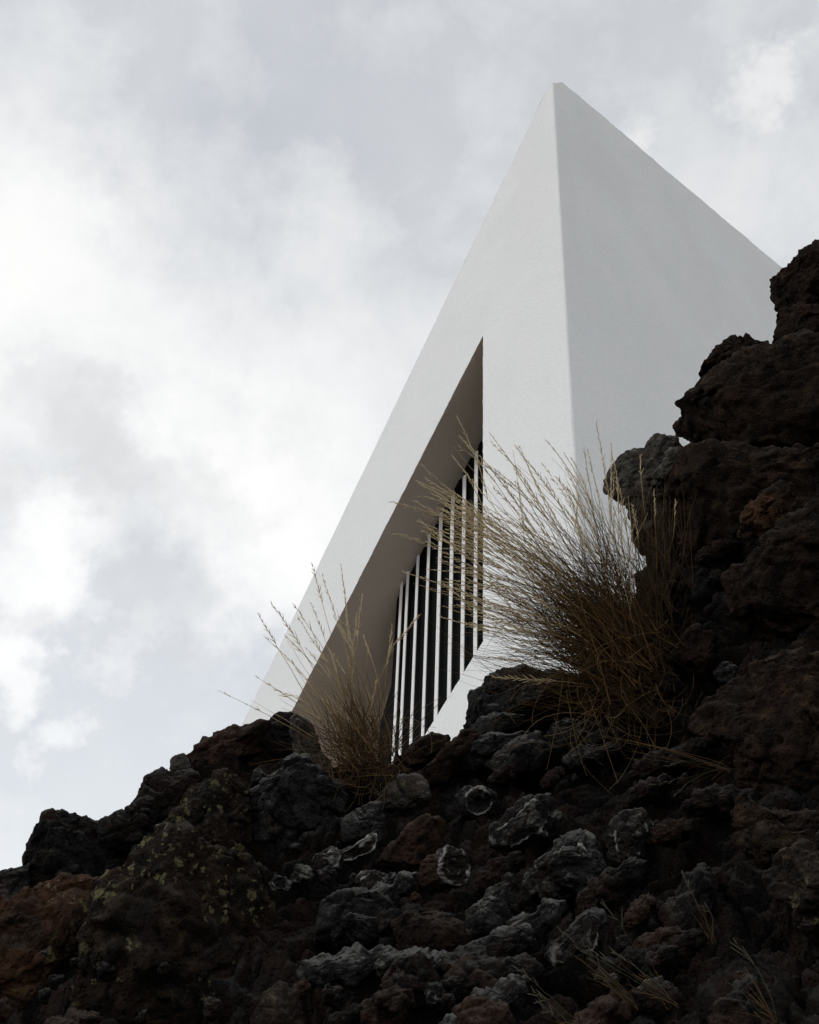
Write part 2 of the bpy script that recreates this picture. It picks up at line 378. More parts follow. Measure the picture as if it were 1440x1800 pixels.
def face_y(px, py):
    px = np.atleast_1d(np.asarray(px, float)); py = np.atleast_1d(np.asarray(py, float))
    xy = np.stack([px, py], -1) / 1000
    r = np.linalg.norm(xy[..., None, :] - _xy, axis=-1)
    return np.clip(_tps(r) @ _w[:len(_c)] + _w[-3] + xy @ _w[-2:], 1.2, 3.4)
Rn = np.array(R)
def np_pt(px, py, Y):
    d = np.stack([px - 720.0, 900.0 - py, np.full_like(px, -FPX)], -1) @ Rn.T
    return np.array(CAM) + d * (Y / d[..., 1])[..., None]

RIDGE = [(-900, 1640), (-300, 1600), (0, 1550), (60, 1540), (180, 1492), (260, 1420), (300, 1385), (345, 1358), (430, 1305), (500, 1296), (545, 1345), (600, 1360),
         (680, 1318), (740, 1312), (800, 1312), (850, 1255), (950, 1208), (1030, 1180), (1080, 1095), (1120, 1010), (1190, 850), (1240, 740), (1300, 670),
         (1400, 620), (1450, 540), (1600, 430), (1900, 300), (2500, 250)]
def build_slope():
    rx = np.array(RIDGE, float)
    cols = np.concatenate([np.linspace(-900, -40, 60, endpoint=False), np.linspace(-40, 1480, 700, endpoint=False), np.linspace(1480, 2500, 70)])
    rid = np.interp(cols, rx[:, 0], rx[:, 1])
    rows = []
    # foot: from the ground in front of the camera up to where the picture begins
    low = np_pt(cols, np.full_like(cols, 1860.0), face_y(cols, np.full_like(cols, 1860.0)))
    for t in np.linspace(0, 1, 24, endpoint=False):
        g = low.copy(); g[:, 2] = low[:, 2] * (t ** .8); g[:, 1] = low[:, 1] - (1 - t) * .55; rows.append(g)
    nb = len(rows)
    for t in np.linspace(0, 1, 430):
        py = 1860 + (rid - 1860) * t
        rows.append(np_pt(cols, py, face_y(cols, py)))
    top = rows[-1]; nt_ = len(rows)
    # over the crest and back to the level ground the building stands on
    for k, t in enumerate(np.linspace(0, 1, 26)[1:]):
        b = top.copy(); b[:, 1] += .5 * t + 6 * t ** 3; e = (1 - t) ** 2.2
        b[:, 2] = 1.75 + (top[:, 2] - 1.75) * e; b[:, 0] = top[:, 0] * (1 + t * 1.2); rows.append(b)
    V = np.stack(rows); nr, nc = V.shape[:2]; V = V.reshape(-1, 3)
    idx = np.arange(nr * nc).reshape(nr, nc)
    F = np.stack([idx[:-1, :-1], idx[:-1, 1:], idx[1:, 1:], idx[1:, :-1]], -1).reshape(-1, 4)
    me = np_mesh('rock_slope', V, F, MAT['slope']); n = vnormals(me)
    if n[idx[nb + 100, nc // 2]][1] > 0: me.flip_normals(); me.update(); n = vnormals(me)
    p = V
    warp = np.stack([perlin(p * 4 + 11, 5), perlin(p * 4 + 23, 6), perlin(p * 4 + 37, 7)], -1) * .10
    q = (p + warp)
    # the flow's layers dip towards the lower left: stretch everything along them
    ca, sa = math.cos(math.radians(33)), math.sin(math.radians(33))
    def layers(v, f, st): return np.stack([(v[:, 0] * ca + v[:, 2] * sa) * f / st, v[:, 1] * f, (-v[:, 0] * sa + v[:, 2] * ca) * f * 1.25], -1)
    d1, d2 = worley(layers(q, 6.5, 1.7), 4); lump = 1 - d1 * 1.25
    w2 = q + .025 * np.stack([perlin(p * 22, 31), perlin(p * 22 + 9, 32), perlin(p * 22 + 5, 33)], -1)
    fa = facets(layers(w2, 11, 2.0), 9, .75); fb2 = facets(layers(w2, 26, 1.8), 10, .25); fb3 = facets(w2 * 75, 12)
    fb = fbm(layers(q, 6, 1.5), 5, 3, .55); rg = fbm(p * 22, 4, 13, .55, True); fn = fbm(p * 70, 3, 19, .6)
    ramp = np.clip((nt_ - np.repeat(np.arange(nr), nc) - 10) / 60.0, 0, 1)
    hol = np.clip(fbm(layers(p, 3.6, 1.8) + 4, 3, 41, .5) * 2.2 - .12, 0, 1)
    h = .10 * lump + .036 * fa + .010 * fb2 + .003 * fb3 + .05 * fb + .007 * rg + .004 * fn - .16 * hol * ramp
    row = np.repeat(np.arange(nr), nc); fade = np.clip((nt_ + 14 - row) / 14.0, 0.1, 1)
    V2 = p + n * (h * fade)[:, None] - n * (.05 + .045 * np.clip((nt_ - row - 8) / 30.0, 0, 1)[:, None]) * fade[:, None]
    crust_ = np.clip(.10 + .35 * fa + .3 * fb2 + .5 * (rg - .25) + .8 * fbm(p * 3.3, 3, 71), 0, 1)
    set_co(me, V2)
    set_attr(me, 'crust', crust_)
    o = tag(link('rock_slope', me), kind='structure'); return o
slope = build_slope()

# ground: one sheet out to the horizon at the camera's level, another (the terrace) where the building stands
def sheet(name, x0, x1, y0, y1, z, nx, ny, amp, mat):
    X, Yy = np.meshgrid(np.linspace(x0, x1, nx), np.linspace(y0, y1, ny))
    V = np.stack([X.ravel(), Yy.ravel(), np.full(X.size, float(z))], -1)
    V[:, 2] += fbm(V * .8, 4, 2) * amp
    idx = np.arange(nx * ny).reshape(ny, nx)
    F = np.stack([idx[:-1, :-1], idx[:-1, 1:], idx[1:, 1:], idx[1:, :-1]], -1).reshape(-1, 4)
    return tag(link(name, np_mesh(name, V, F, mat)), kind='structure')
sheet('ground', -3000, 3000, -3000, 3000, -.05, 160, 160, .1, MAT['dark'])
sheet('terrace', -60, 60, 3.2, 90, 1.62, 200, 150, .12, MAT['rust'])

# ---------------------------------------------------------------- the building
CORNER = (1010, 800)
Cp = at_y(*CORNER, 8.0)
AF = Vector((-math.sin(math.radians(33)), math.cos(math.radians(33)), 0))      # along the front wall, away to the left
NF = Vector((-AF.y, AF.x, 0)); NF = NF if NF.dot(CAM - Cp) > 0 else -NF         # its outward normal
AS = Vector((math.sin(math.radians(54)), math.cos(math.radians(54)), 0))       # along the side wall, away to the right
NS = Vector((AS.y, -AS.x, 0)); NS = NS if NS.dot(CAM - Cp) > 0 else -NS
ZB = 1.55
def fr(px, py, depth=0.0):                       # pixel -> (along, z) on the front wall plane set back by depth
    p = on_plane(px, py, Cp - NF * depth, NF); v = p - Cp; return Vector((v.dot(AF), p.z))
def FP(a, z, depth=0.0): return Vector((Cp.x, Cp.y, 0)) + AF * a - NF * depth + Vector((0, 0, z))
def sd(px, py):
    p = on_plane(px, py, Cp, NS); v = p - Cp; return Vector((v.dot(AS), p.z))
def SP(a, z): return Vector((Cp.x, Cp.y, 0)) + AS * a + Vector((0, 0, z))
def down_to(a, b, z):                            # carry the line a-b on to height z
    t = (z - a.y) / (b.y - a.y); return a + (b - a) * t
def ragged(a, b, step=.045, amp=.004, low=0.0, rng=random.Random(5)):
    L = (b - a).length; n = max(2, int(L / step)); d = (b - a) / L; nrm = Vector((-d.y, d.x)); out = []
    for i in range(n):
        p = a + (b - a) * (i / n)
        j = 0 if i == 0 else rng.gauss(0, amp) + low * math.sin(i * .23) * math.sin(i * .071 + 1)
        out.append(p + nrm * j)
    return out
A_l = fr(968, 143); A_r = fr(974, 141); L_b = down_to(A_l, fr(425, 1275), ZB)
R0 = .035                                        # rounding of the corner
bld = empty('wedge_building', (Cp.x, Cp.y, ZB), label='sharp white wedge-shaped building with slatted window rising behind the lava rocks', cat='building')
IB = Matrix.Translation(-Vector((Cp.x, Cp.y, ZB)))
def bmo(name, polys, mat, parent, smooth=False):
    """polys: lists of world points, each a face"""
    verts, faces = [], []
    for P in polys:
        s = len(verts); verts += [tuple(IB @ v) for v in P]; faces.append(list(range(s, s + len(P))))
    me = bpy.data.meshes.new(name); me.from_pydata(verts, [], faces)
    bm = bmesh.new(); bm.from_mesh(me); bmesh.ops.remove_doubles(bm, verts=bm.verts, dist=1e-4); bm.to_mesh(me); bm.free()
    me.materials.append(mat)
    o = link(name, me); o.parent = parent
    return o
# openings of the front wall, on its plane
T = fr(849, 590); RB = fr(849.5, 1127); S2 = down_to(RB, fr(747, 1292), ZB + .5); S1 = down_to(T, fr(513, 1250), ZB + .5)
hole = ragged(T, RB, .05, .0025) + ragged(RB, S2, .05, .002) + [S2] + ragged(S1, T, .05, .004, .003)
hole0 = ragged(T, RB, .05, 0) + ragged(RB, S2, .05, 0) + [S2] + ragged(S1, T, .05, 0)
outer = ragged(Vector((R0, A_r.y)), Vector((R0, ZB)), .08, 0) + [Vector((R0, ZB))] + [L_b] + ragged(L_b, A_l, .06, .003, .003) + [A_l]
tri = tessellate_polygon([[Vector((p.x, p.y, 0)) for p in outer], [Vector((p.x, p.y, 0)) for p in hole]])
allp = outer + hole
front = []
for t in tri:
    P = [FP(allp[i].x, allp[i].y) for i in t]
    nn = (P[1] - P[0]).cross(P[2] - P[0])
    if nn.length < 1e-9: continue
    front.append(P if nn.dot(NF) > 0 else P[::-1])
# side wall
a_s = sd(988, 144); Rt = sd(1376, 472); Rt2 = a_s + (Rt - a_s) * 1.75
rng2 = random.Random(11)
topline = [Vector((R0, A_r.y - .01))] + ragged(a_s, Rt2, .10, .006, .012, rng2) + [Rt2]
side = [[SP(p.x, p.y) for p in topline] + [SP(Rt2.x, ZB), SP(R0, ZB)]]
side[0] = side[0][::-1] if (side[0][1] - side[0][0]).cross(side[0][-1] - side[0][0]).dot(NS) < 0 else side[0]
front_o = bmo('front_wall', front, WHITE, bld)
sp_ = [[SP(R0, p0), SP(R0, p1)] for p0, p1 in ()]
tri2 = tessellate_polygon([[Vector((p.x, p.y, 0)) for p in topline] + [Vector((Rt2.x, ZB, 0)), Vector((R0, ZB, 0))]])
pp = topline + [Vector((Rt2.x, ZB)), Vector((R0, ZB))]
side = []
for t in tri2:
    P = [SP(pp[i].x, pp[i].y) for i in t]
    if (P[1] - P[0]).cross(P[2] - P[0]).length > 1e-9: side.append(P if (P[1] - P[0]).cross(P[2] - P[0]).dot(NS) > 0 else P[::-1])
bmo('side_wall', side, WHITE, bld)
# rounded corner, a little uneven like hand-floated render
zc = np.linspace(ZB, A_r.y, 70); arcs = []
rw = random.Random(3)
for z in zc:
    row = []
    for k in range(7):
        t = k / 6; p = FP(R0, z) * (1 - t) ** 2 + FP(0, z) * 2 * t * (1 - t) + SP(R0, z - .01 * (z == zc[-1]) * (k == 6)) * t ** 2
        j = 0 if k in (0, 6) else rw.gauss(0, .0012)
        row.append(p + (NF + NS) * j)
    arcs.append(row)
o = bmo('corner', [[arcs[i][k], arcs[i][k + 1], arcs[i + 1][k + 1], arcs[i + 1][k]] for i in range(69) for k in range(6)], WHITE, bld)
o.data.shade_smooth()
# sloping roof over the left edge, ridge cap, back and base close the solid
rv = SP(Rt2.x, Rt2.y) - SP(a_s.x, a_s.y)
le = [FP(p.x, p.y) for p in ragged(L_b, A_l, .06, .003, .003)[:1]] + [FP(A_l.x, A_l.y)]
roof = [[le[0], le[1], le[1] + rv, le[0] + rv]]
cap = [FP(A_l.x, A_l.y), FP(R0, A_r.y)] + [arcs[-1][k] for k in range(1, 7)] + [SP(a_s.x, a_s.y)]
far = le[1] + rv
ridge_pts = [SP(p.x, p.y) for p in topline[1:]]
roof += [[cap[0], cap[i + 1], cap[i]] for i in range(1, len(cap) - 1)]
roof += [[le[1], *([far][:1]), ridge_pts[-1]]] + [[le[1], ridge_pts[i + 1], ridge_pts[i]] for i in range(len(ridge_pts) - 1)]
roof += [[le[0] + rv, far, ridge_pts[-1], SP(Rt2.x, ZB)], [le[0], le[0] + rv, SP(Rt2.x, ZB), SP(0, ZB)]]
bmo('roof', roof, WHITE, bld)
# reveal: the deep walls of the recess; its slanting soffit runs on behind the window
DEP = .62; DEEP = 3.2
rev = []
hl = [(p.x, p.y) for p in hole]
for i in range(len(hl)):
    a, b = hl[i], hl[(i + 1) % len(hl)]
    a0, b0 = hole0[i], hole0[(i + 1) % len(hl)]
    rev.append([FP(*a), FP(*b), FP(*b0, .05), FP(*a0, .05)]); rev.append([FP(*a0, .05), FP(*b0, .05), FP(*b0, DEEP), FP(*a0, DEEP)])
rev.append([FP(T.x + .3, ZB, DEEP), FP(S1.x + .3, ZB, DEEP), FP(S1.x + .3, T.y, DEEP), FP(T.x + .3, T.y, DEEP)])
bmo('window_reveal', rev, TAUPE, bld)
# stepped window: a dark glazed box whose top climbs in rounded steps under the soffit
xs_top = [(849 + 12, 770), (840, 770), (815, 803), (793, 845), (774, 880), (756, 911), (737, 949), (718, 984), (700, 1014)]
lower = []
for i in range(1, len(xs_top)):
    lx, ty = xs_top[i]; rx_ = xs_top[i - 1][0]
    a = fr(lx, ty + 2, DEP); b = fr(rx_, ty, DEP); z = (a.y + b.y) / 2
    w = abs(a.x - b.x); r = w * .45
    lower.append(Vector((b.x, z)))
    for k in range(6):
        th = k / 5 * math.pi / 2
        lower.append(Vector((a.x - r + r * math.sin(th), z - r + r * math.cos(th))))
e1 = fr(688, 1205, DEP); e2 = fr(668, 1275, DEP)
lower += [Vector((e1.x, e1.y)), Vector((e2.x, e2.y)), Vector((e2.x, ZB)), Vector((RB.x - .6, ZB)), Vector((RB.x - .6, lower[0].y))]
tri3 = tessellate_polygon([[Vector((p.x, p.y, 0)) for p in lower]])
fc = []
for t in tri3:
    P = [FP(lower[i].x, lower[i].y, DEP) for i in t]
    nn = (P[1] - P[0]).cross(P[2] - P[0])
    if nn.length > 1e-10: fc.append(P if nn.dot(NF) > 0 else P[::-1])
for i in range(len(lower)):
    a, b = lower[i], lower[(i + 1) % len(lower)]
    fc.append([FP(a.x, a.y, DEP), FP(a.x, a.y, DEEP - .1), FP(b.x, b.y, DEEP - .1), FP(b.x, b.y, DEP)])
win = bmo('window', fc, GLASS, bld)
# slats: square steel bars standing in the slots
slat_px = [((687, 1306), (708, 1075)), ((702, 1318), (717, 1016)), ((719, 1308), (737, 978)), ((741, 1297), (754, 985)), ((764, 1255), (775, 952)),
           ((788, 1225), (795.5, 910)), ((811, 1190), (816, 900)), ((834, 1155), (837, 950))]
tops = [1014, 1014, 984, 949, 911, 880, 845, 803]
for (b, t), ty in zip(slat_px, tops):
    sdp = DEP - .05
    m = fr((b[0] + t[0]) / 2, (b[1] + t[1]) / 2, sdp)
    a0 = m.x; w = .027 if b[0] < 750 else .033; d = .012
    z0, z1 = ZB + .2, fr(t[0], ty - 6, sdp).y + .03
    c = [(a0 - w, sdp), (a0 + w, sdp), (a0 + w, sdp + d), (a0 - w, sdp + d)]
    polys = [[FP(c[i][0], z0, c[i][1]), FP(c[(i + 1) % 4][0], z0, c[(i + 1) % 4][1]), FP(c[(i + 1) % 4][0], z1, c[(i + 1) % 4][1]), FP(c[i][0], z1, c[i][1])] for i in range(4)]
    polys.append([FP(x, z1, y) for x, y in c])
    so_ = bmo('slat', polys, SLAT, win)
    bv = so_.modifiers.new('bevel', 'BEVEL'); bv.width = .003; bv.segments = 2
# ---------------------------------------------------------------- rocks
# each: label, kind of stone, outline in the photograph (the stone is solid, its depth is given as a share of its width), options
ROCKS = [
 ('rounded dark boulder sitting highest at the low end of the ridge, against the sky', 'dark', [(50,1487),(62,1454),(83,1433),(129,1431),(150,1442),(171,1452),(205,1475),(180,1530),(142,1552),(90,1550),(42,1550)], dict()),
 ('low dark rock at the extreme left end of the skyline', 'dark', [(-70,1545),(0,1534),(40,1521),(52,1545),(40,1590),(-60,1600)], dict()),
 ('small black block between the rounded boulder and the taller skyline block', 'dark', [(168,1452),(200,1431),(219,1429),(222,1418),(255,1400),(290,1420),(270,1475),(220,1495),(180,1485)], dict()),
 ('black skyline block with a pale cap, below the little pale stone', 'dark', [(245,1400),(256,1364),(288,1351),(308,1354),(330,1352),(350,1371),(325,1420),(300,1450),(255,1470),(235,1440)], dict(cap=1)),
 ('little pale stone perched on the skyline', 'pale', [(299,1337),(308,1330),(321,1327),(329,1338),(336,1366),(318,1385),(302,1366)], dict(sub=5, dep=1.3)),
 ('long reddish brown slab sloping up the skyline to the dark peak', 'rust', [(327,1333),(358,1304),(392,1285),(437,1276),(471,1265),(485,1290),(455,1322),(410,1340),(358,1364),(338,1358)], dict(dep=.8)),
 ('black peaked rock at the foot of the white wall', 'dark', [(440,1290),(471,1266),(490,1254),(514,1252),(527,1287),(530,1330),(500,1345),(465,1330)], dict()),
 ('light grey sloping face beside the left grass tuft', 'pale', [(512,1256),(537,1271),(558,1308),(602,1387),(618,1425),(575,1420),(530,1345),(508,1300)], dict(dep=.7, tone=.6)),
 ('triangular brown slab dotted with yellow lichen below the skyline', 'lichen', [(392,1342),(417,1369),(446,1398),(440,1440),(436,1510),(333,1520),(262,1478),(300,1435),(330,1387)], dict(dep=.5, sub=6)),
 ('broad dark face streaked with bright yellow lichen along its top edge', 'lichen', [(150,1552),(187,1512),(267,1465),(333,1490),(437,1490),(482,1545),(500,1625),(430,1720),(380,1830),(160,1860),(148,1708),(160,1625)], dict(dep=.35, sub=6)),
 ('dark grey knobby boulder under the left grass tuft', 'grey', [(446,1398),(483,1360),(517,1328),(554,1333),(600,1387),(612,1458),(560,1500),(500,1515),(450,1490),(430,1440)], dict(sub=6, dep=.55)),
 ('rust stained boulder with orange patches in the lower left corner', 'ochre', [(-60,1600),(0,1579),(37,1569),(104,1540),(150,1552),(160,1617),(162,1704),(90,1755),(42,1775),(-40,1770),(-80,1700)], dict(sub=6, dep=.45)),
 ('low rusty stone cut by the bottom edge left of the lichen face', 'rust', [(78,1800),(117,1775),(167,1785),(190,1815),(160,1870),(90,1860)], dict()),
 ('pitted stone speckled all over with pale ochre lichen at the bottom edge', 'lichen', [(440,1790),(465,1750),(490,1735),(525,1752),(535,1800),(500,1840),(450,1835)], dict()),
 ('pale crusted bead ending the jutting ledge', 'crust', [(470,1552),(482,1540),(500,1540),(514,1552),(505,1564),(482,1564)], dict(sub=4, dep=1, crust=.5)),
 ('second crusted bead of the jutting ledge', 'crust', [(508,1540),(522,1522),(540,1524),(552,1540),(535,1556),(515,1556)], dict(sub=4, dep=1, crust=.35)),
 ('third and larger crusted bead of the jutting ledge', 'crust', [(540,1530),(555,1502),(580,1492),(605,1500),(600,1525),(570,1535)], dict(sub=5, dep=1, crust=.35)),
 ('thin pale lipped ledge running up from the crusted beads', 'crust', [(590,1500),(620,1487),(650,1470),(668,1458),(678,1470),(655,1495),(620,1515),(595,1520)], dict(dep=1, crust=.2)),
 ('flat topped dark slab with pale edge just below the left tuft', 'grey', [(596,1440),(633,1421),(665,1414),(675,1446),(655,1470),(608,1478)], dict(dep=.9)),
 ('round grey boulder under the slatted window', 'pale', [(660,1400),(683,1379),(712,1368),(737,1362),(758,1390),(758,1412),(717,1424),(667,1420)], dict(dep=.9, tone=.7)),
 ('long red brown slab leaning up towards the window foot', 'rust', [(730,1362),(767,1333),(792,1304),(828,1280),(850,1296),(800,1340),(796,1362),(752,1392)], dict(dep=.9)),
 ('cluster of small reddish stones at the window foot', 'rust', [(700,1330),(733,1304),(758,1289),(790,1293),(795,1318),(758,1335),(720,1345)], dict()),
 ('long dark ledge with pale upper edge under the big black boulder', 'grey', [(812,1290),(846,1262),(887,1254),(925,1258),(915,1278),(850,1296),(800,1328)], dict(dep=1.2)),
 ('second dark ledge stacked below the long one', 'grey', [(786,1335),(817,1308),(867,1291),(892,1294),(930,1285),(936,1304),(867,1330),(846,1350),(796,1356)], dict(dep=1.1)),
 ('big black boulder with grey rim standing before the white wall', 'grey', [(818,1281),(824,1240),(830,1214),(861,1189),(886,1176),(919,1173),(944,1182),(983,1188),(1025,1194),(1040,1225),(1000,1250),(953,1262),(916,1270),(846,1280)], dict(sub=6, dep=.7)),
 ('grey ribbed stone below the ledges', 'grey', [(842,1346),(870,1325),(900,1305),(950,1287),(965,1325),(946,1352),(900,1358),(855,1362)], dict()),
 ('grey lump with a pale bump under the large tuft', 'grey', [(955,1285),(975,1270),(1004,1265),(1055,1275),(1050,1320),(1010,1325),(968,1312)], dict(crust=.2)),
 ('rounded pale topped stone below the hanging roots', 'grey', [(985,1336),(1000,1320),(1021,1309),(1042,1320),(1036,1344),(1004,1350)], dict(crust=.15)),
 ('brown lump marked by a pale coiled ring', 'crust', [(800,1400),(822,1385),(850,1382),(872,1398),(868,1430),(840,1440),(812,1432)], dict(ring=(842,1408,24,25))),
 ('large smooth brown lobe in the middle of the pile', 'rust', [(658,1520),(683,1483),(717,1456),(750,1433),(778,1448),(770,1483),(748,1510),(700,1532)], dict()),
 ('broken tube end with a bright white rim in the middle of the pile', 'crust', [(768,1524),(776,1500),(797,1488),(818,1496),(829,1522),(818,1550),(797,1559),(776,1550)], dict(ring=(798,1523,27,33), flat=1)),
 ('reddish body of the broken tube', 'rust', [(728,1540),(745,1515),(780,1495),(800,1510),(795,1555),(760,1572),(735,1565)], dict(back=.04)),
 ('grey lump with a white arched crust', 'crust', [(862,1460),(892,1429),(921,1400),(971,1394),(982,1433),(955,1466),(900,1487),(865,1487)], dict(crust=.2)),
 ('forked grey lump edged by a jagged white crust', 'crust', [(912,1549),(949,1517),(982,1495),(990,1469),(1016,1460),(1039,1469),(1061,1525),(1050,1572),(1024,1578),(1000,1560),(945,1580)], dict(crust=.3, sub=6)),
 ('dark lump with curly white crust right of the forked one', 'crust', [(1065,1476),(1078,1440),(1099,1426),(1132,1425),(1150,1469),(1143,1502),(1110,1514),(1069,1508)], dict(crust=.25)),
 ('mauve grey lump with crusted outline low in the pile', 'crust', [(956,1668),(997,1641),(1024,1607),(1050,1587),(1072,1600),(1064,1652),(1042,1673),(1005,1676),(982,1693),(958,1688)], dict(crust=.3)),
 ('dull purple brown boulder near the bottom of the pile', 'dark', [(662,1735),(700,1687),(742,1677),(765,1700),(790,1742),(770,1765),(700,1770)], dict(crust=.1)),
 ('round rusty boulder with a white top near the bottom edge', 'rust', [(776,1715),(804,1692),(835,1682),(862,1684),(880,1705),(895,1740),(850,1755),(800,1752)], dict(cap=.5)),
 ('rust brown stone lying on the bottom edge', 'rust', [(796,1775),(825,1761),(892,1766),(905,1800),(890,1830),(805,1830)], dict()),
 ('brown block with soft flat face under the broken tube', 'rust', [(690,1625),(721,1602),(780,1605),(815,1620),(825,1672),(742,1690),(704,1685)], dict(dep=.5)),
 ('dark grey stone right of the brown block', 'grey', [(818,1604),(850,1578),(885,1582),(905,1617),(870,1640),(830,1640)], dict()),
 ('flat bluish stone in the lower middle of the pile', 'grey', [(852,1670),(867,1637),(929,1630),(942,1660),(885,1682)], dict(dep=.7)),
 ('clinkery black mass below the crusted ledge', 'crust', [(555,1655),(565,1592),(600,1572),(658,1569),(688,1583),(705,1625),(640,1668)], dict(crust=.1)),
 ('small stone with a white fleck above the clinkery mass', 'crust', [(622,1545),(650,1528),(682,1540),(682,1567),(640,1580)], dict(crust=.2)),
 ('small round brown pebble left of the broken tube', 'rust', [(678,1556),(688,1542),(704,1541),(714,1556),(704,1572),(686,1571)], dict(sub=4, dep=1)),
 ('smallest round brown pebble touching the broken tube', 'rust', [(707,1558),(716,1546),(728,1548),(734,1560),(724,1572),(711,1570)], dict(sub=4, dep=1)),
 ('upright stone with a pale green crest at the bottom right', 'grey', [(1108,1795),(1118,1750),(1140,1730),(1170,1718),(1180,1745),(1165,1800),(1130,1830)], dict(cap=.6)),
 ('low pinkish stone at the bottom edge right of the crested one', 'rust', [(1250,1795),(1275,1762),(1305,1763),(1320,1800),(1290,1830),(1255,1825)], dict()),
 ('lumpy grey green boulder jutting in from the right edge', 'lichen', [(1342,1540),(1372,1510),(1399,1495),(1440,1485),(1500,1500),(1510,1620),(1450,1680),(1410,1640),(1390,1590),(1360,1575)], dict(tone=.8)),
 ('broad dark boulder right of the large tuft with lichen on its shoulder', 'cliff', [(1215,1275),(1237,1221),(1275,1202),(1324,1165),(1380,1152),(1440,1148),(1500,1200),(1500,1400),(1440,1440),(1369,1450),(1305,1375),(1285,1300),(1245,1295)], dict(sub=6, dep=.5)),
 ('wedge of reddish rock at the right foot of the large tuft', 'rust', [(1172,1170),(1194,1131),(1216,1106),(1238,1100),(1256,1122),(1248,1175),(1198,1195)], dict()),
 ('topmost brown block of the cliff against the sky', 'cliff', [(1348,505),(1350,490),(1361,483),(1382,469),(1406,449),(1419,437),(1445,432),(1520,440),(1530,560),(1470,560),(1406,556),(1379,545),(1367,535),(1353,523)], dict(sub=6, dep=.7)),
 ('narrow rusty neck under the topmost block', 'cliff', [(1363,562),(1371,540),(1406,535),(1450,541),(1500,590),(1440,625),(1370,604)], dict(dep=.9)),
 ('square shouldered block on the cliff edge before the grey wall', 'cliff', [(1230,662),(1234,645),(1257,619),(1275,600),(1302,590),(1318,596),(1348,600),(1352,630),(1293,652),(1255,670)], dict(dep=.8)),
 ('massive brown bulge forming the upper cliff', 'cliff', [(1181,712),(1187,704),(1220,675),(1244,659),(1290,632),(1351,605),(1440,580),(1540,650),(1540,800),(1440,830),(1336,830),(1260,800),(1225,760),(1187,738)], dict(sub=6, dep=.55)),
 ('rounded lobe hanging below the upper cliff bulge', 'cliff', [(1183,755),(1199,735),(1220,724),(1250,727),(1275,752),(1260,785),(1205,778),(1186,768)], dict(dep=.9)),
 ('pale brown rock standing between the large tuft and the cliff', 'pale', [(1070,860),(1069,842),(1082,813),(1104,795),(1134,786),(1141,770),(1153,763),(1188,773),(1200,800),(1190,880),(1175,960),(1130,975),(1116,944),(1102,888),(1082,876)], dict(sub=6, dep=.6, rough=.5)),
 ('tilted grey slab wedged under the overhanging cliff', 'pale', [(1134,874),(1150,836),(1171,803),(1194,778),(1210,815),(1180,872)], dict(dep=.6, tone=.6, fwd=.10)),
 ('deep brown rock wall under the cliff bulge', 'cliff', [(1188,800),(1250,775),(1330,790),(1440,790),(1530,850),(1520,960),(1440,990),(1330,1010),(1260,1060),(1200,980),(1180,880)], dict(sub=6, dep=.4, fwd=-.08)),
 ('reddish knob with ochre flecks midway up the cliff', 'ochre', [(1305,910),(1330,870),(1375,850),(1400,880),(1380,930),(1340,955),(1300,945)], dict(fwd=.06, tone=.6)),
 ('smooth dark shoulder on the right edge midway up the cliff', 'cliff', [(1285,1015),(1340,960),(1400,900),(1470,870),(1530,960),(1520,1120),(1420,1160),(1340,1130),(1295,1080)], dict(sub=6, dep=.5)),
 ('blackest mass of rock at the right below the broad boulder', 'cliff', [(1290,1380),(1340,1420),(1440,1430),(1520,1440),(1520,1560),(1440,1500),(1340,1520),(1270,1470)], dict(dep=.6, fwd=-.05)),
]
def outline_r(poly, cx, cy, ang):
    """farthest crossing of the outline from its middle, for each angle"""
    P = np.array(poly, float) - (cx, cy); out = np.zeros(len(ang))
    for i in range(len(P)):
        a, b = P[i], P[(i + 1) % len(P)]; e = b - a
        ct, st = np.cos(ang), np.sin(ang)
        den = ct * e[1] - st * e[0]; den = np.where(abs(den) < 1e-9, 1e-9, den)
        t = (a[0] * e[1] - a[1] * e[0]) / den; s_ = (a[0] * st - a[1] * ct) / den
        out = np.where((t > 0) & (s_ >= 0) & (s_ <= 1), np.maximum(out, t), out)
    return np.maximum(out, 3)
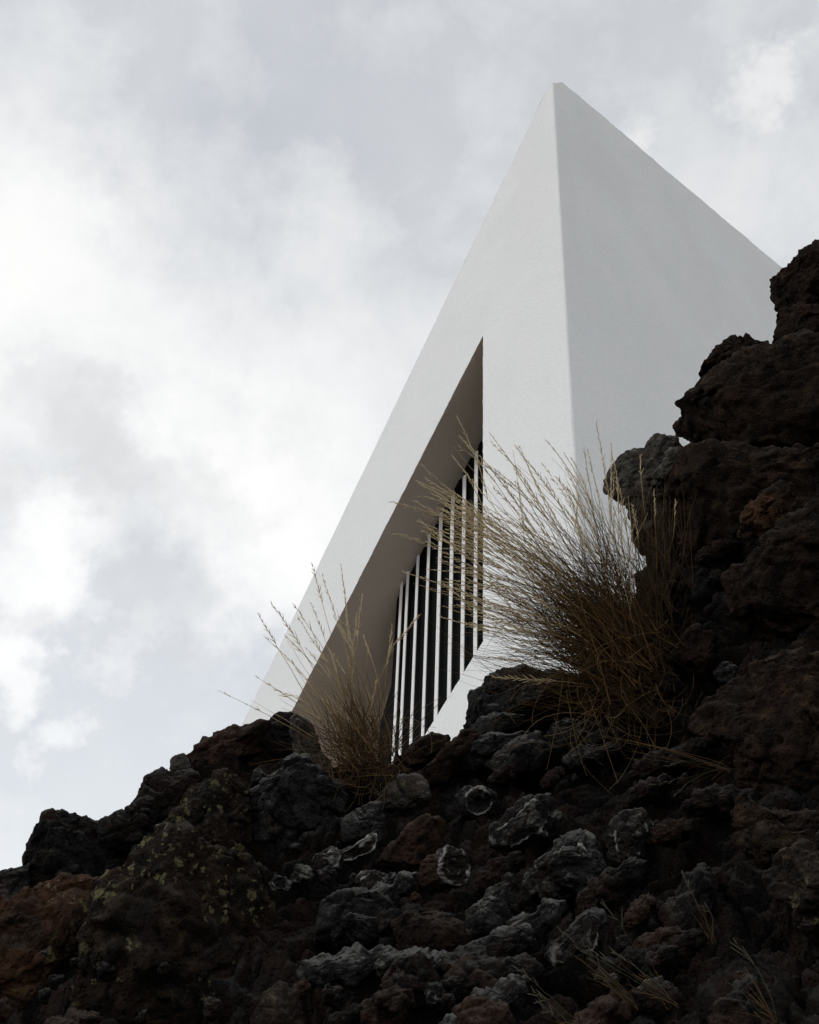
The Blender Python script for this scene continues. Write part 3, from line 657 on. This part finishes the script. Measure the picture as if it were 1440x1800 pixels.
def rock(i, label, kind, poly, opt):
    P = np.array(poly, float); rng = np.random.default_rng(100 + i)
    # centroid of the polygon
    x, y = P[:, 0], P[:, 1]; x2, y2 = np.roll(x, -1), np.roll(y, -1); cr = x * y2 - x2 * y; A = cr.sum() / 2
    cx = ((x + x2) * cr).sum() / (6 * A); cy = ((y + y2) * cr).sum() / (6 * A)
    size = math.sqrt(abs(A) / math.pi); n = opt.get('sub') or (6 if size > 80 else 5)
    D, F = ico(n)
    Y = float(face_y(cx, cy)[0]) - opt.get('fwd', .03 if size < 75 else .015) + opt.get('back', 0)
    c = at_y(cx, cy, Y); dv = (c - CAM); dist = dv.length; vz = -dv.normalized()      # towards the viewer's side
    vx = rgt_w.cross(Vector((0, 0, 1)))
    ex = (R @ Vector((1, 0, 0))); ex = (ex - vz * ex.dot(vz)).normalized(); ey = vz.cross(ex)
    k = dist / FPX / math.sqrt(1 + ((cx - 720) ** 2 + (cy - 900) ** 2) / FPX ** 2)
    ang = np.linspace(-math.pi, math.pi, 361); ra = outline_r([(px - cx, cy - py) for px, py in poly], 0, 0, ang)
    ker = np.array([1, 2, 3, 2, 1.]); ker /= ker.sum()
    ra = np.convolve(np.r_[ra[-3:-1], ra, ra[1:3]], ker, 'valid')
    th = np.arctan2(D[:, 1], D[:, 0]); s = np.hypot(D[:, 0], D[:, 1])
    rr = np.interp(th, ang, ra) * k * 1.03
    dep = size * k * opt.get('dep', .85)
    s2 = s ** .72; z = np.sign(D[:, 2]) * np.abs(D[:, 2]) ** .8
    fr_ = np.where(z > 0, 1.0, 1.1)
    q = np.stack([np.cos(th) * rr * s2, np.sin(th) * rr * s2, z * dep * fr_], -1)
    # hewn facets
    q = q.astype(np.float64)
    for _ in range(int(opt.get('facets', 9))):
        nv = rng.normal(size=3); nv[2] = abs(nv[2]) + .8; nv /= np.linalg.norm(nv)
        h = q @ nv; lim = h.max() * rng.uniform(.62, .88); ex_ = np.maximum(h - lim, 0); q -= np.outer(ex_ * .85, nv)
    if opt.get('flat'):
        q[:, 2] = np.where(q[:, 2] > dep * .45, dep * .45, q[:, 2])
    B = np.array([ex, ey, vz])
    V = q @ B
    me = np_mesh('rock', V, F, MAT[kind]); nr = vnormals(me)
    W = V + np.array(c); S_ = size * k
    wp = np.stack([perlin(W * 9 + 3, 21), perlin(W * 9 + 9, 22), perlin(W * 9 + 15, 23)], -1) * .04
    big = fbm((W + wp) * (1.1 / S_), 3, i, .5)
    mid = fbm((W + wp) * 24, 5, 41, .58); rid_ = fbm(W * 48 + wp * 30, 4, 55, .55, True)
    ww = W + wp * .8
    fA = facets(ww * 17, 61, .45); fB = facets(ww * 44, 62, .25); fC = facets(ww * 95, 63); fn = fbm(W * 85, 3, 64, .6)
    amp = min(1.0, S_ / .09); rough = opt.get('rough', 1.0)
    d = S_ * .12 * big + amp * (.018 * mid + rough * (.015 * fA + .0042 * fB) + .004 * (rid_ - .2)) + rough * (.0018 * fC + .0026 * fn)
    crv = np.clip(.22 + .9 * mid + .30 * fA + .30 * fB + .45 * (rid_ - .25), 0, 1)
    crv = crv * (.55 + opt.get('crust', 0))
    rel = q
    if 'cap' in opt:
        crv = np.clip(crv + opt['cap'] * .5 * np.clip((q[:, 1] / (S_ + 1e-6) - .3) * 2 + mid, 0, 1), 0, 1)
    if opt.get('crust', 0) >= .2:              # a raised mineral lip round the stone's rim
        e = np.abs(s2 - .80 - .12 * mid - .05 * rid_) ; lip = np.clip(1 - e / .055, 0, 1) * (z > -.1) * np.clip(.6 + 1.6 * fbm(W * 14, 3, 77), 0, 1)
        d += .006 * lip; crv = np.clip(crv + lip * .9, 0, 1)
    if 'ring' in opt:
        px, py, ax, ay = opt['ring']; u_, v_ = (px - cx) * k, (cy - py) * k
        rho = np.hypot((q[:, 0] - u_) / (ax * k), (q[:, 1] - v_) / (ay * k)) + .30 * mid + .12 * fn
        on = (q[:, 2] > 0)
        lip = np.clip(1 - np.abs(rho - .92) / .15, 0, 1) * on * np.clip(.75 + 1.5 * fbm(W * 20, 3, 93), .15, 1)
        coil = np.clip(1 - np.abs(rho - .42 - .7 * mid) / .12, 0, 1) * on * np.clip(.5 + 2 * fbm(W * 30, 2, 91), 0, 1)
        d += .008 * lip + .004 * coil - .012 * np.clip(1 - rho / .8, 0, 1) * on
        crv = np.clip(crv + lip * .75 + coil * .4, 0, 1)
    V = V + nr * d[:, None]
    set_co(me, V); set_attr(me, 'crust', crv)
    o = link('rock', me, loc=c); tag(o, label, 'rock', 'lava rocks piled on the slope'); return o
rgt_w = R @ Vector((1, 0, 0))
rock_objs = [rock(i, *r) for i, r in enumerate(ROCKS)]

# small clinkers welded to the slope: pieces of it, eight shapes shared
def clinkers(n=70):
    shapes = []
    D, F = ico(4)
    for k in range(10):
        rng = np.random.default_rng(900 + k)
        q = D.astype(np.float64) * np.array([1, .72 + .3 * rng.random(), .6 + .3 * rng.random()])
        for _ in range(9):
            nv = rng.normal(size=3); nv /= np.linalg.norm(nv); h = q @ nv; lim = h.max() * rng.uniform(.6, .85)
            q -= np.outer(np.maximum(h - lim, 0) * .85, nv)
        me = np_mesh('clinker', q, F, MAT[['dark', 'grey', 'crust', 'rust', 'dark', 'grey', 'dark', 'rust', 'crust', 'dark'][k]])
        nr = vnormals(me); o3 = q + k * 7.3
        md = fbm(o3 * 2.2, 4, k, .58); fA = facets(o3 * 1.7, k, .4); fB = facets(o3 * 4.2, k + 3, .2); rg_ = fbm(o3 * 5, 3, k + 5, .5, True)
        set_co(me, q + nr * (.26 * md + .20 * fA + .08 * fB + .05 * rg_)[:, None]); set_attr(me, 'crust', np.clip(.12 + .8 * md + .3 * fA + .4 * (rg_ - .2), 0, 1)); shapes.append(me)
    rng = np.random.default_rng(77); rx = np.array(RIDGE, float)
    def put(name, me, px, py, sc, rot, back):
        o = bpy.data.objects.new(name, me); COL.objects.link(o); o.parent = slope
        o.location = at_y(px, py, float(face_y(px, py)[0]) - back); o.rotation_euler = rot; o.scale = sc
    for _ in range(n):
        px = rng.uniform(-40, 1480); r = np.interp(px, rx[:, 0], rx[:, 1]); py = rng.uniform(r + 40, 1840)
        sz = rng.choice([.012, .018, .026], p=[.4, .4, .2]) * rng.uniform(.8, 1.25)
        put('clinker', shapes[rng.integers(10)], px, py, (sz, sz, sz), rng.uniform(0, 6.28, 3), .01)
    # folds of the flow: knobbly tongues lying one on another, all climbing to the right
    folds = []
    D5, F5 = ico(5)
    for k in range(7):
        g = np.random.default_rng(500 + k); asp = g.uniform(1.9, 2.9)
        q = D5.astype(np.float64) * np.array([asp, 1.05, .8]); t = q[:, 0] / asp
        knob = .80 + .30 * np.abs(np.sin(t * g.uniform(3.2, 5.2) + g.uniform(0, 3))) - .10 * t
        q[:, 1] *= knob; q[:, 2] *= knob; q[:, 2] += g.uniform(-.35, .35) * t * t; q[:, 1] += g.uniform(-.2, .2) * t
        me = np_mesh('lava_fold', q, F5, MAT[['dark', 'grey', 'rust', 'dark', 'grey', 'crust', 'slope'][k]]); nr = vnormals(me); o3 = q + k * 5.1
        md = fbm(o3 * 1.3, 5, k, .58); w1, _ = worley(o3 * 1.15, k); fA = facets(o3 * 1.6, k, .5); fB = facets(o3 * 4.5, k + 3, .2); fn = fbm(o3 * 9, 3, k + 9, .6)
        set_co(me, q + nr * (.42 * md + .30 * (.5 - w1) + .16 * fA + .05 * fB + .035 * fn)[:, None])
        set_attr(me, 'crust', np.clip(.10 + .7 * md + .45 * (.5 - w1) + .25 * fA, 0, 1) * (.75 if k == 5 else 1)); folds.append(me)
    for _ in range(75):
        px = rng.uniform(560, 1300); r = np.interp(px, rx[:, 0], rx[:, 1]); py = rng.uniform(r + 70, 1830)
        if any(math.hypot(px - x, py - y) < 75 for x, y in ((799, 1522), (842, 1408), (920, 1445), (985, 1515), (1108, 1470), (1015, 1640), (540, 1535), (620, 1500), (715, 1490), (710, 1395))): continue
        th = rng.uniform(.020, .042); k = rng.choice(7, p=[.22, .12, .16, .2, .1, .08, .12])
        if px > 1100: k = rng.choice([0, 2, 3, 6])
        put('lava_fold', folds[k], px, py, (th, th, th), (rng.uniform(-.8, .8), -math.radians(rng.normal(28, 17)), rng.normal() * .4), .004)
clinkers()
# ---------------------------------------------------------------- grass
class Tubes:
    """many thin tapering tubes in one mesh"""
    def __init__(s): s.V = []; s.F = []; s.al = []; s.tone = []; s.n = 0
    def add(s, pts, r0, r1, tone=0.0, sides=3):
        pts = np.asarray(pts, float); m = len(pts)
        tg = np.gradient(pts, axis=0); tg /= np.linalg.norm(tg, axis=1)[:, None] + 1e-12
        ref = np.array([.31, .2, .93]); a = np.cross(tg, ref); a /= np.linalg.norm(a, axis=1)[:, None] + 1e-12; b = np.cross(tg, a)
        t = np.linspace(0, 1, m); rad = r0 + (r1 - r0) * t
        for k in range(sides):
            th = 2 * math.pi * k / sides
            s.V.append(pts + (a * math.cos(th) + b * math.sin(th)) * rad[:, None])
        for k in range(sides):
            k2 = (k + 1) % sides
            i = s.n + k * m + np.arange(m - 1); j = s.n + k2 * m + np.arange(m - 1)
            s.F.append(np.stack([i, j, j + 1, i + 1], -1))
        s.al.append(np.tile(t, sides)); s.tone.append(np.full(m * sides, tone)); s.n += m * sides
    def build(s, name, mat, parent, origin, kind=None):
        V = np.concatenate(s.V) - np.array(origin); me = np_mesh(name, V, np.concatenate(s.F), mat)
        set_attr(me, 'along', np.concatenate(s.al)); set_attr(me, 'tone', np.concatenate(s.tone))
        o = link(name, me, parent); 
        if kind: o['kind'] = kind
        return o
def bez(a, b, c, n):
    t = np.linspace(0, 1, n)[:, None]; return (1 - t) ** 2 * np.array(a) + 2 * t * (1 - t) * np.array(b) + t * t * np.array(c)
def seed_head(tb, pts, rng, dens=1.0, open_=1.0, scale=1.0):
    """a feathery panicle along the last stretch of a stem: short pointed spikelets set alternately"""
    P = np.asarray(pts); seg = np.linalg.norm(np.diff(P, axis=0), axis=1).sum()
    n = max(5, int(seg / .009 * dens)); m = len(P)
    side = np.cross(P[-1] - P[0], np.array(fwd_w)); side /= np.linalg.norm(side) + 1e-9
    for i in range(n):
        t = (i + rng.random()) / n; x = t * (m - 1.001); j = int(x); p = P[j] + (P[j + 1] - P[j]) * (x - j)
        d = P[min(j + 1, m - 1)] - P[j]; d /= np.linalg.norm(d) + 1e-9
        L = rng.uniform(.011, .025) * (1.15 - .6 * t) * scale
        sd_ = (1 if i % 2 else -1) * rng.uniform(.10, .42) * open_
        dd = d + side * sd_ + rng.normal(size=3) * .12; dd /= np.linalg.norm(dd)
        tb.add([p, p + dd * L * .35, p + dd * L * .7, p + dd * L], .0018, .0004, rng.random() * .5)
        tb.V[-1] = tb.V[-1]
fwd_w = R @ Vector((0, 0, -1))
def px3(px, py, Y): return np.array(at_y(px, py, Y))

def tuft(name, label, group, root, Y0, stems, blades, curls, seed, spread, dark, mats=None):
    rng = np.random.default_rng(seed)
    m_st, m_sd = mats or (STRAW, SEED)
    org = px3(*root, Y0); t = empty(name, Vector(org), label=label, cat='grass tuft', group=group)
    st = Tubes(); bl = Tubes(); cu = Tubes()
    heads = 0
    for tip, ctrl, base, w, hd in stems:
        dY = rng.normal() * spread
        b = px3(*base, Y0 + rng.normal() * .05); c = px3(*ctrl, Y0 + dY * .45); e = px3(*tip, Y0 + dY)
        P = bez(b, c, e, 14)
        P += np.cumsum(rng.normal(size=P.shape) * .0012, axis=0)
        if rng.random() < .10:                               # a snapped stem hangs from its break
            kx = int(rng.integers(8, 12)); P[kx:] = P[kx] + (P[kx:] - P[kx]) @ np.array(Matrix.Rotation(rng.uniform(.3, .9), 3, Vector(fwd_w))).T
        st.add(P, .0014 * w, .00055 * w, rng.random() ** 1.5)
        if hd:
            k0 = 14 - int(rng.integers(4, 7)); h = Tubes(); seed_head(h, P[k0:], rng, hd, rng.uniform(.5, 1.2), rng.uniform(.8, 1.25))
            h.build('seed_head', m_sd, t, org); heads += 1
    for base, mid, tip in blades(rng):
        dY = rng.normal() * spread * .7
        P = bez(px3(*base, Y0 + rng.normal() * .07), px3(*mid, Y0 + dY * .5), px3(*tip, Y0 + dY), 8)
        bl.add(P, .0012, .0003, rng.random() ** .7)
    for base, ang, L, curl in curls(rng):
        n = 12; x, y = base; pts = []; a = ang; Yc = Y0 - rng.uniform(0.0, .12)
        for k in range(n):
            pts.append(px3(x, y, Yc)); x += math.cos(a) * L / n; y -= math.sin(a) * L / n; a += curl * rng.uniform(.5, 1.5) / n; Yc += rng.normal() * .006
        cu.add(pts, .0010, .0004, rng.random())
    st.build('stems', m_st, t, org, 'stuff'); bl.build('blades', THATCH, t, org, 'stuff')
    if cu.n: cu.build('dead_leaves', HAIR, t, org, 'stuff')
    return t

# --- the large tuft, blown to the left
def big_stems():
    rng = np.random.default_rng(5); out = []
    hand = [(697,938),(735,848),(752,840),(772,850),(766,872),(796,804),(805,763),(862,762),(903,780),(960,768),(990,800),(1002,830),(1048,742),(1030,790),(1072,800),(710,1008),(783,898),(812,790),
            (1084,835),(778,1082),(860,1190),(880,1130),(800,1050),(905,1145),(1090,880),(915,800),(770,880),(745,1000)]
    for x, y in hand: out.append((x, y, 1.15, 1))
    for _ in range(230):
        g = rng.random()
        # direction of the fan: most lean far to the left, some stand up, some lie almost flat
        if g < .58: a = rng.normal(148, 11)
        elif g < .80: a = rng.normal(121, 11)
        elif g < .94: a = rng.normal(165, 7)
        else: a = rng.normal(98, 8)
        full = np.interp(a, [80, 100, 115, 130, 145, 155, 165, 175, 185], [270, 330, 345, 410, 455, 390, 315, 250, 190])
        L = full * (1 - .55 * rng.random() ** 1.5)
        ox, oy = 1095 + rng.normal() * 24, 1135 + rng.normal() * 36
        out.append((ox + math.cos(math.radians(a)) * L, oy - math.sin(math.radians(a)) * L, rng.uniform(.7, 1.1), 1 if (L > full * .62 and rng.random() < .75) else 0))
    res = []
    for x, y, w, h in out:
        bx, by = 1105 + rng.normal() * 30, 1165 + rng.normal() * 38
        if y > 1080: by += 20
        dx, dy = x - bx, y - by; L = math.hypot(dx, dy)
        bow = rng.normal(.07, .05) * L                       # they arch: up first, then over
        mx, my = bx + dx * .5 + bow * .45, by + dy * .5 - bow
        res.append(((x, y), (mx, my), (bx, by), w, h * rng.uniform(.7, 1.2)))
    return res
def big_blades(rng):
    for _ in range(1250):
        a = math.radians(rng.choice([rng.normal(140, 22), rng.normal(95, 22), rng.normal(172, 12)], p=[.78, .14, .08])); L = rng.uniform(70, 270) * (1 if a > 1.75 else .75)
        b = (1100 + rng.normal() * 42, 1160 + rng.normal() * 55)
        tip = (b[0] + math.cos(a) * L, b[1] - math.sin(a) * L); bow = rng.normal(.06, .09) * L
        yield b, ((b[0] + tip[0]) / 2 + bow * .5, (b[1] + tip[1]) / 2 - bow), tip
def big_curls(rng):
    for _ in range(110):
        yield (1085 + rng.normal() * 55, 1190 + rng.normal() * 60), rng.uniform(2.6, 5.6), rng.uniform(60, 190), rng.normal() * 2.0
tuft('grass_tuft', 'large dry grass tuft blown sideways across the white wall, growing beside the cliff', 'dry grass tufts on the rocks',
     (1105, 1190), 2.62, big_stems(), big_blades, big_curls, 12, .10, True)

# --- the small tuft in front of the window recess
def small_stems():
    rng = np.random.default_rng(8); out = []
    for x, y, h in [(452,1082,.9),(478,1062,1),(466,1118,.5),(382,1216,.3),(455,1190,.6),(516,1058,.4),(549,990,1),(552,1055,.8),(565,1010,.7),(600,993,1),(624,1078,1.2),(638,1044,1),(613,1080,1.2),
                    (582,1150,1),(641,1118,1.1),(705,1068,1.1),(690,1100,.9),(545,1110,.5),(580,1145,1),(530,1240,.8),(598,1085,1),(500,1120,.4),(660,1190,.6),(515,1160,.5),(610,1160,.5)]:
        out.append((x, y, 1.1, h))
    for _ in range(34):
        a = math.radians(rng.normal(122, 17)); L = rng.uniform(90, 250) * (.75 + .25 * math.sin(a))
        out.append((635 + rng.normal() * 25 + math.cos(a) * L, 1320 - math.sin(a) * L, .8, .9 if L > 180 and rng.random() < .4 else 0))
    res = []
    for x, y, w, h in out:
        bx, by = 640 + rng.normal() * 24, 1335 + rng.normal() * 18; dx, dy = x - bx, y - by; L = math.hypot(dx, dy); bow = rng.normal(.05, .04) * L
        res.append(((x, y), (bx + dx * .5 + bow * .5, by + dy * .5 - bow * .7), (bx, by), w, h))
    return res
def small_blades(rng):
    for _ in range(260):
        a = math.radians(rng.choice([rng.normal(120, 20), rng.normal(165, 18), rng.normal(70, 22)], p=[.62, .2, .18])); L = rng.uniform(40, 150)
        b = (640 + rng.normal() * 28, 1335 + rng.normal() * 24); tip = (b[0] + math.cos(a) * L, b[1] - math.sin(a) * L); bow = rng.normal(.06, .1) * L
        yield b, ((b[0] + tip[0]) / 2 + bow * .5, (b[1] + tip[1]) / 2 - bow), tip
def small_curls(rng):
    for _ in range(110):
        yield (650 + rng.normal() * 34, 1335 + rng.normal() * 26), rng.uniform(-1.6, 4.6), rng.uniform(40, 120), rng.normal() * 2.2
tuft('grass_tuft', 'small dry grass tuft standing in front of the slatted window recess', 'dry grass tufts on the rocks',
     (640, 1340), 2.62, small_stems(), small_blades, small_curls, 14, .06, True)

# --- dead thatch hanging between the pale rock and the cliff
def none(rng): return []
def thatch_blades(rng):
    for _ in range(90):
        b = (1158 + rng.normal() * 26, 1010 + rng.normal() * 30); L = rng.uniform(60, 170); a = math.radians(rng.normal(98, 14))
        tip = (b[0] + math.cos(a) * L, b[1] - math.sin(a) * L); yield b, ((b[0] + tip[0]) / 2 + rng.normal() * 8, (b[1] + tip[1]) / 2), tip
tuft('grass_tuft', 'thin dark grass clump standing up between the pale rock and the cliff', 'dry grass tufts on the rocks',
     (1158, 1010), 2.66, [((1128, 800), (1128, 880), (1150, 1000), 1, 1), ((1186, 875), (1190, 930), (1165, 1010), 1, .8), ((1150, 860), (1150, 930), (1155, 1000), 1, .8)], thatch_blades, none, 16, .03, True)

# --- wisps on the shaded slope below
def wisp(label, root, tips, seed, heads=.8, Yo=-.10):
    rng = np.random.default_rng(seed); res = []
    for x, y in tips:
        bx, by = root[0] + rng.normal() * 5, root[1] + rng.normal() * 5; dx, dy = x - bx, y - by
        res.append(((x, y), (bx + dx * .5 + rng.normal() * 10, by + dy * .5 - abs(rng.normal()) * 14), (bx, by), .9, heads if rng.random() < .7 else 0))
    def bl(r):
        for _ in range(14):
            x, y = tips[r.integers(len(tips))]; f = r.uniform(.25, .7); b = (root[0] + r.normal() * 8, root[1] + r.normal() * 8)
            tip = (b[0] + (x - b[0]) * f + r.normal() * 14, b[1] + (y - b[1]) * f + r.normal() * 14)
            yield b, ((b[0] + tip[0]) / 2, (b[1] + tip[1]) / 2 - r.uniform(0, 12)), tip
    tuft('grass_wisp', label, 'thin grass wisps on the shaded slope', root, float(face_y(*root)[0]) + Yo, res, bl, none, seed, .02, False, (STRAW_SHADE, SEED_SHADE))
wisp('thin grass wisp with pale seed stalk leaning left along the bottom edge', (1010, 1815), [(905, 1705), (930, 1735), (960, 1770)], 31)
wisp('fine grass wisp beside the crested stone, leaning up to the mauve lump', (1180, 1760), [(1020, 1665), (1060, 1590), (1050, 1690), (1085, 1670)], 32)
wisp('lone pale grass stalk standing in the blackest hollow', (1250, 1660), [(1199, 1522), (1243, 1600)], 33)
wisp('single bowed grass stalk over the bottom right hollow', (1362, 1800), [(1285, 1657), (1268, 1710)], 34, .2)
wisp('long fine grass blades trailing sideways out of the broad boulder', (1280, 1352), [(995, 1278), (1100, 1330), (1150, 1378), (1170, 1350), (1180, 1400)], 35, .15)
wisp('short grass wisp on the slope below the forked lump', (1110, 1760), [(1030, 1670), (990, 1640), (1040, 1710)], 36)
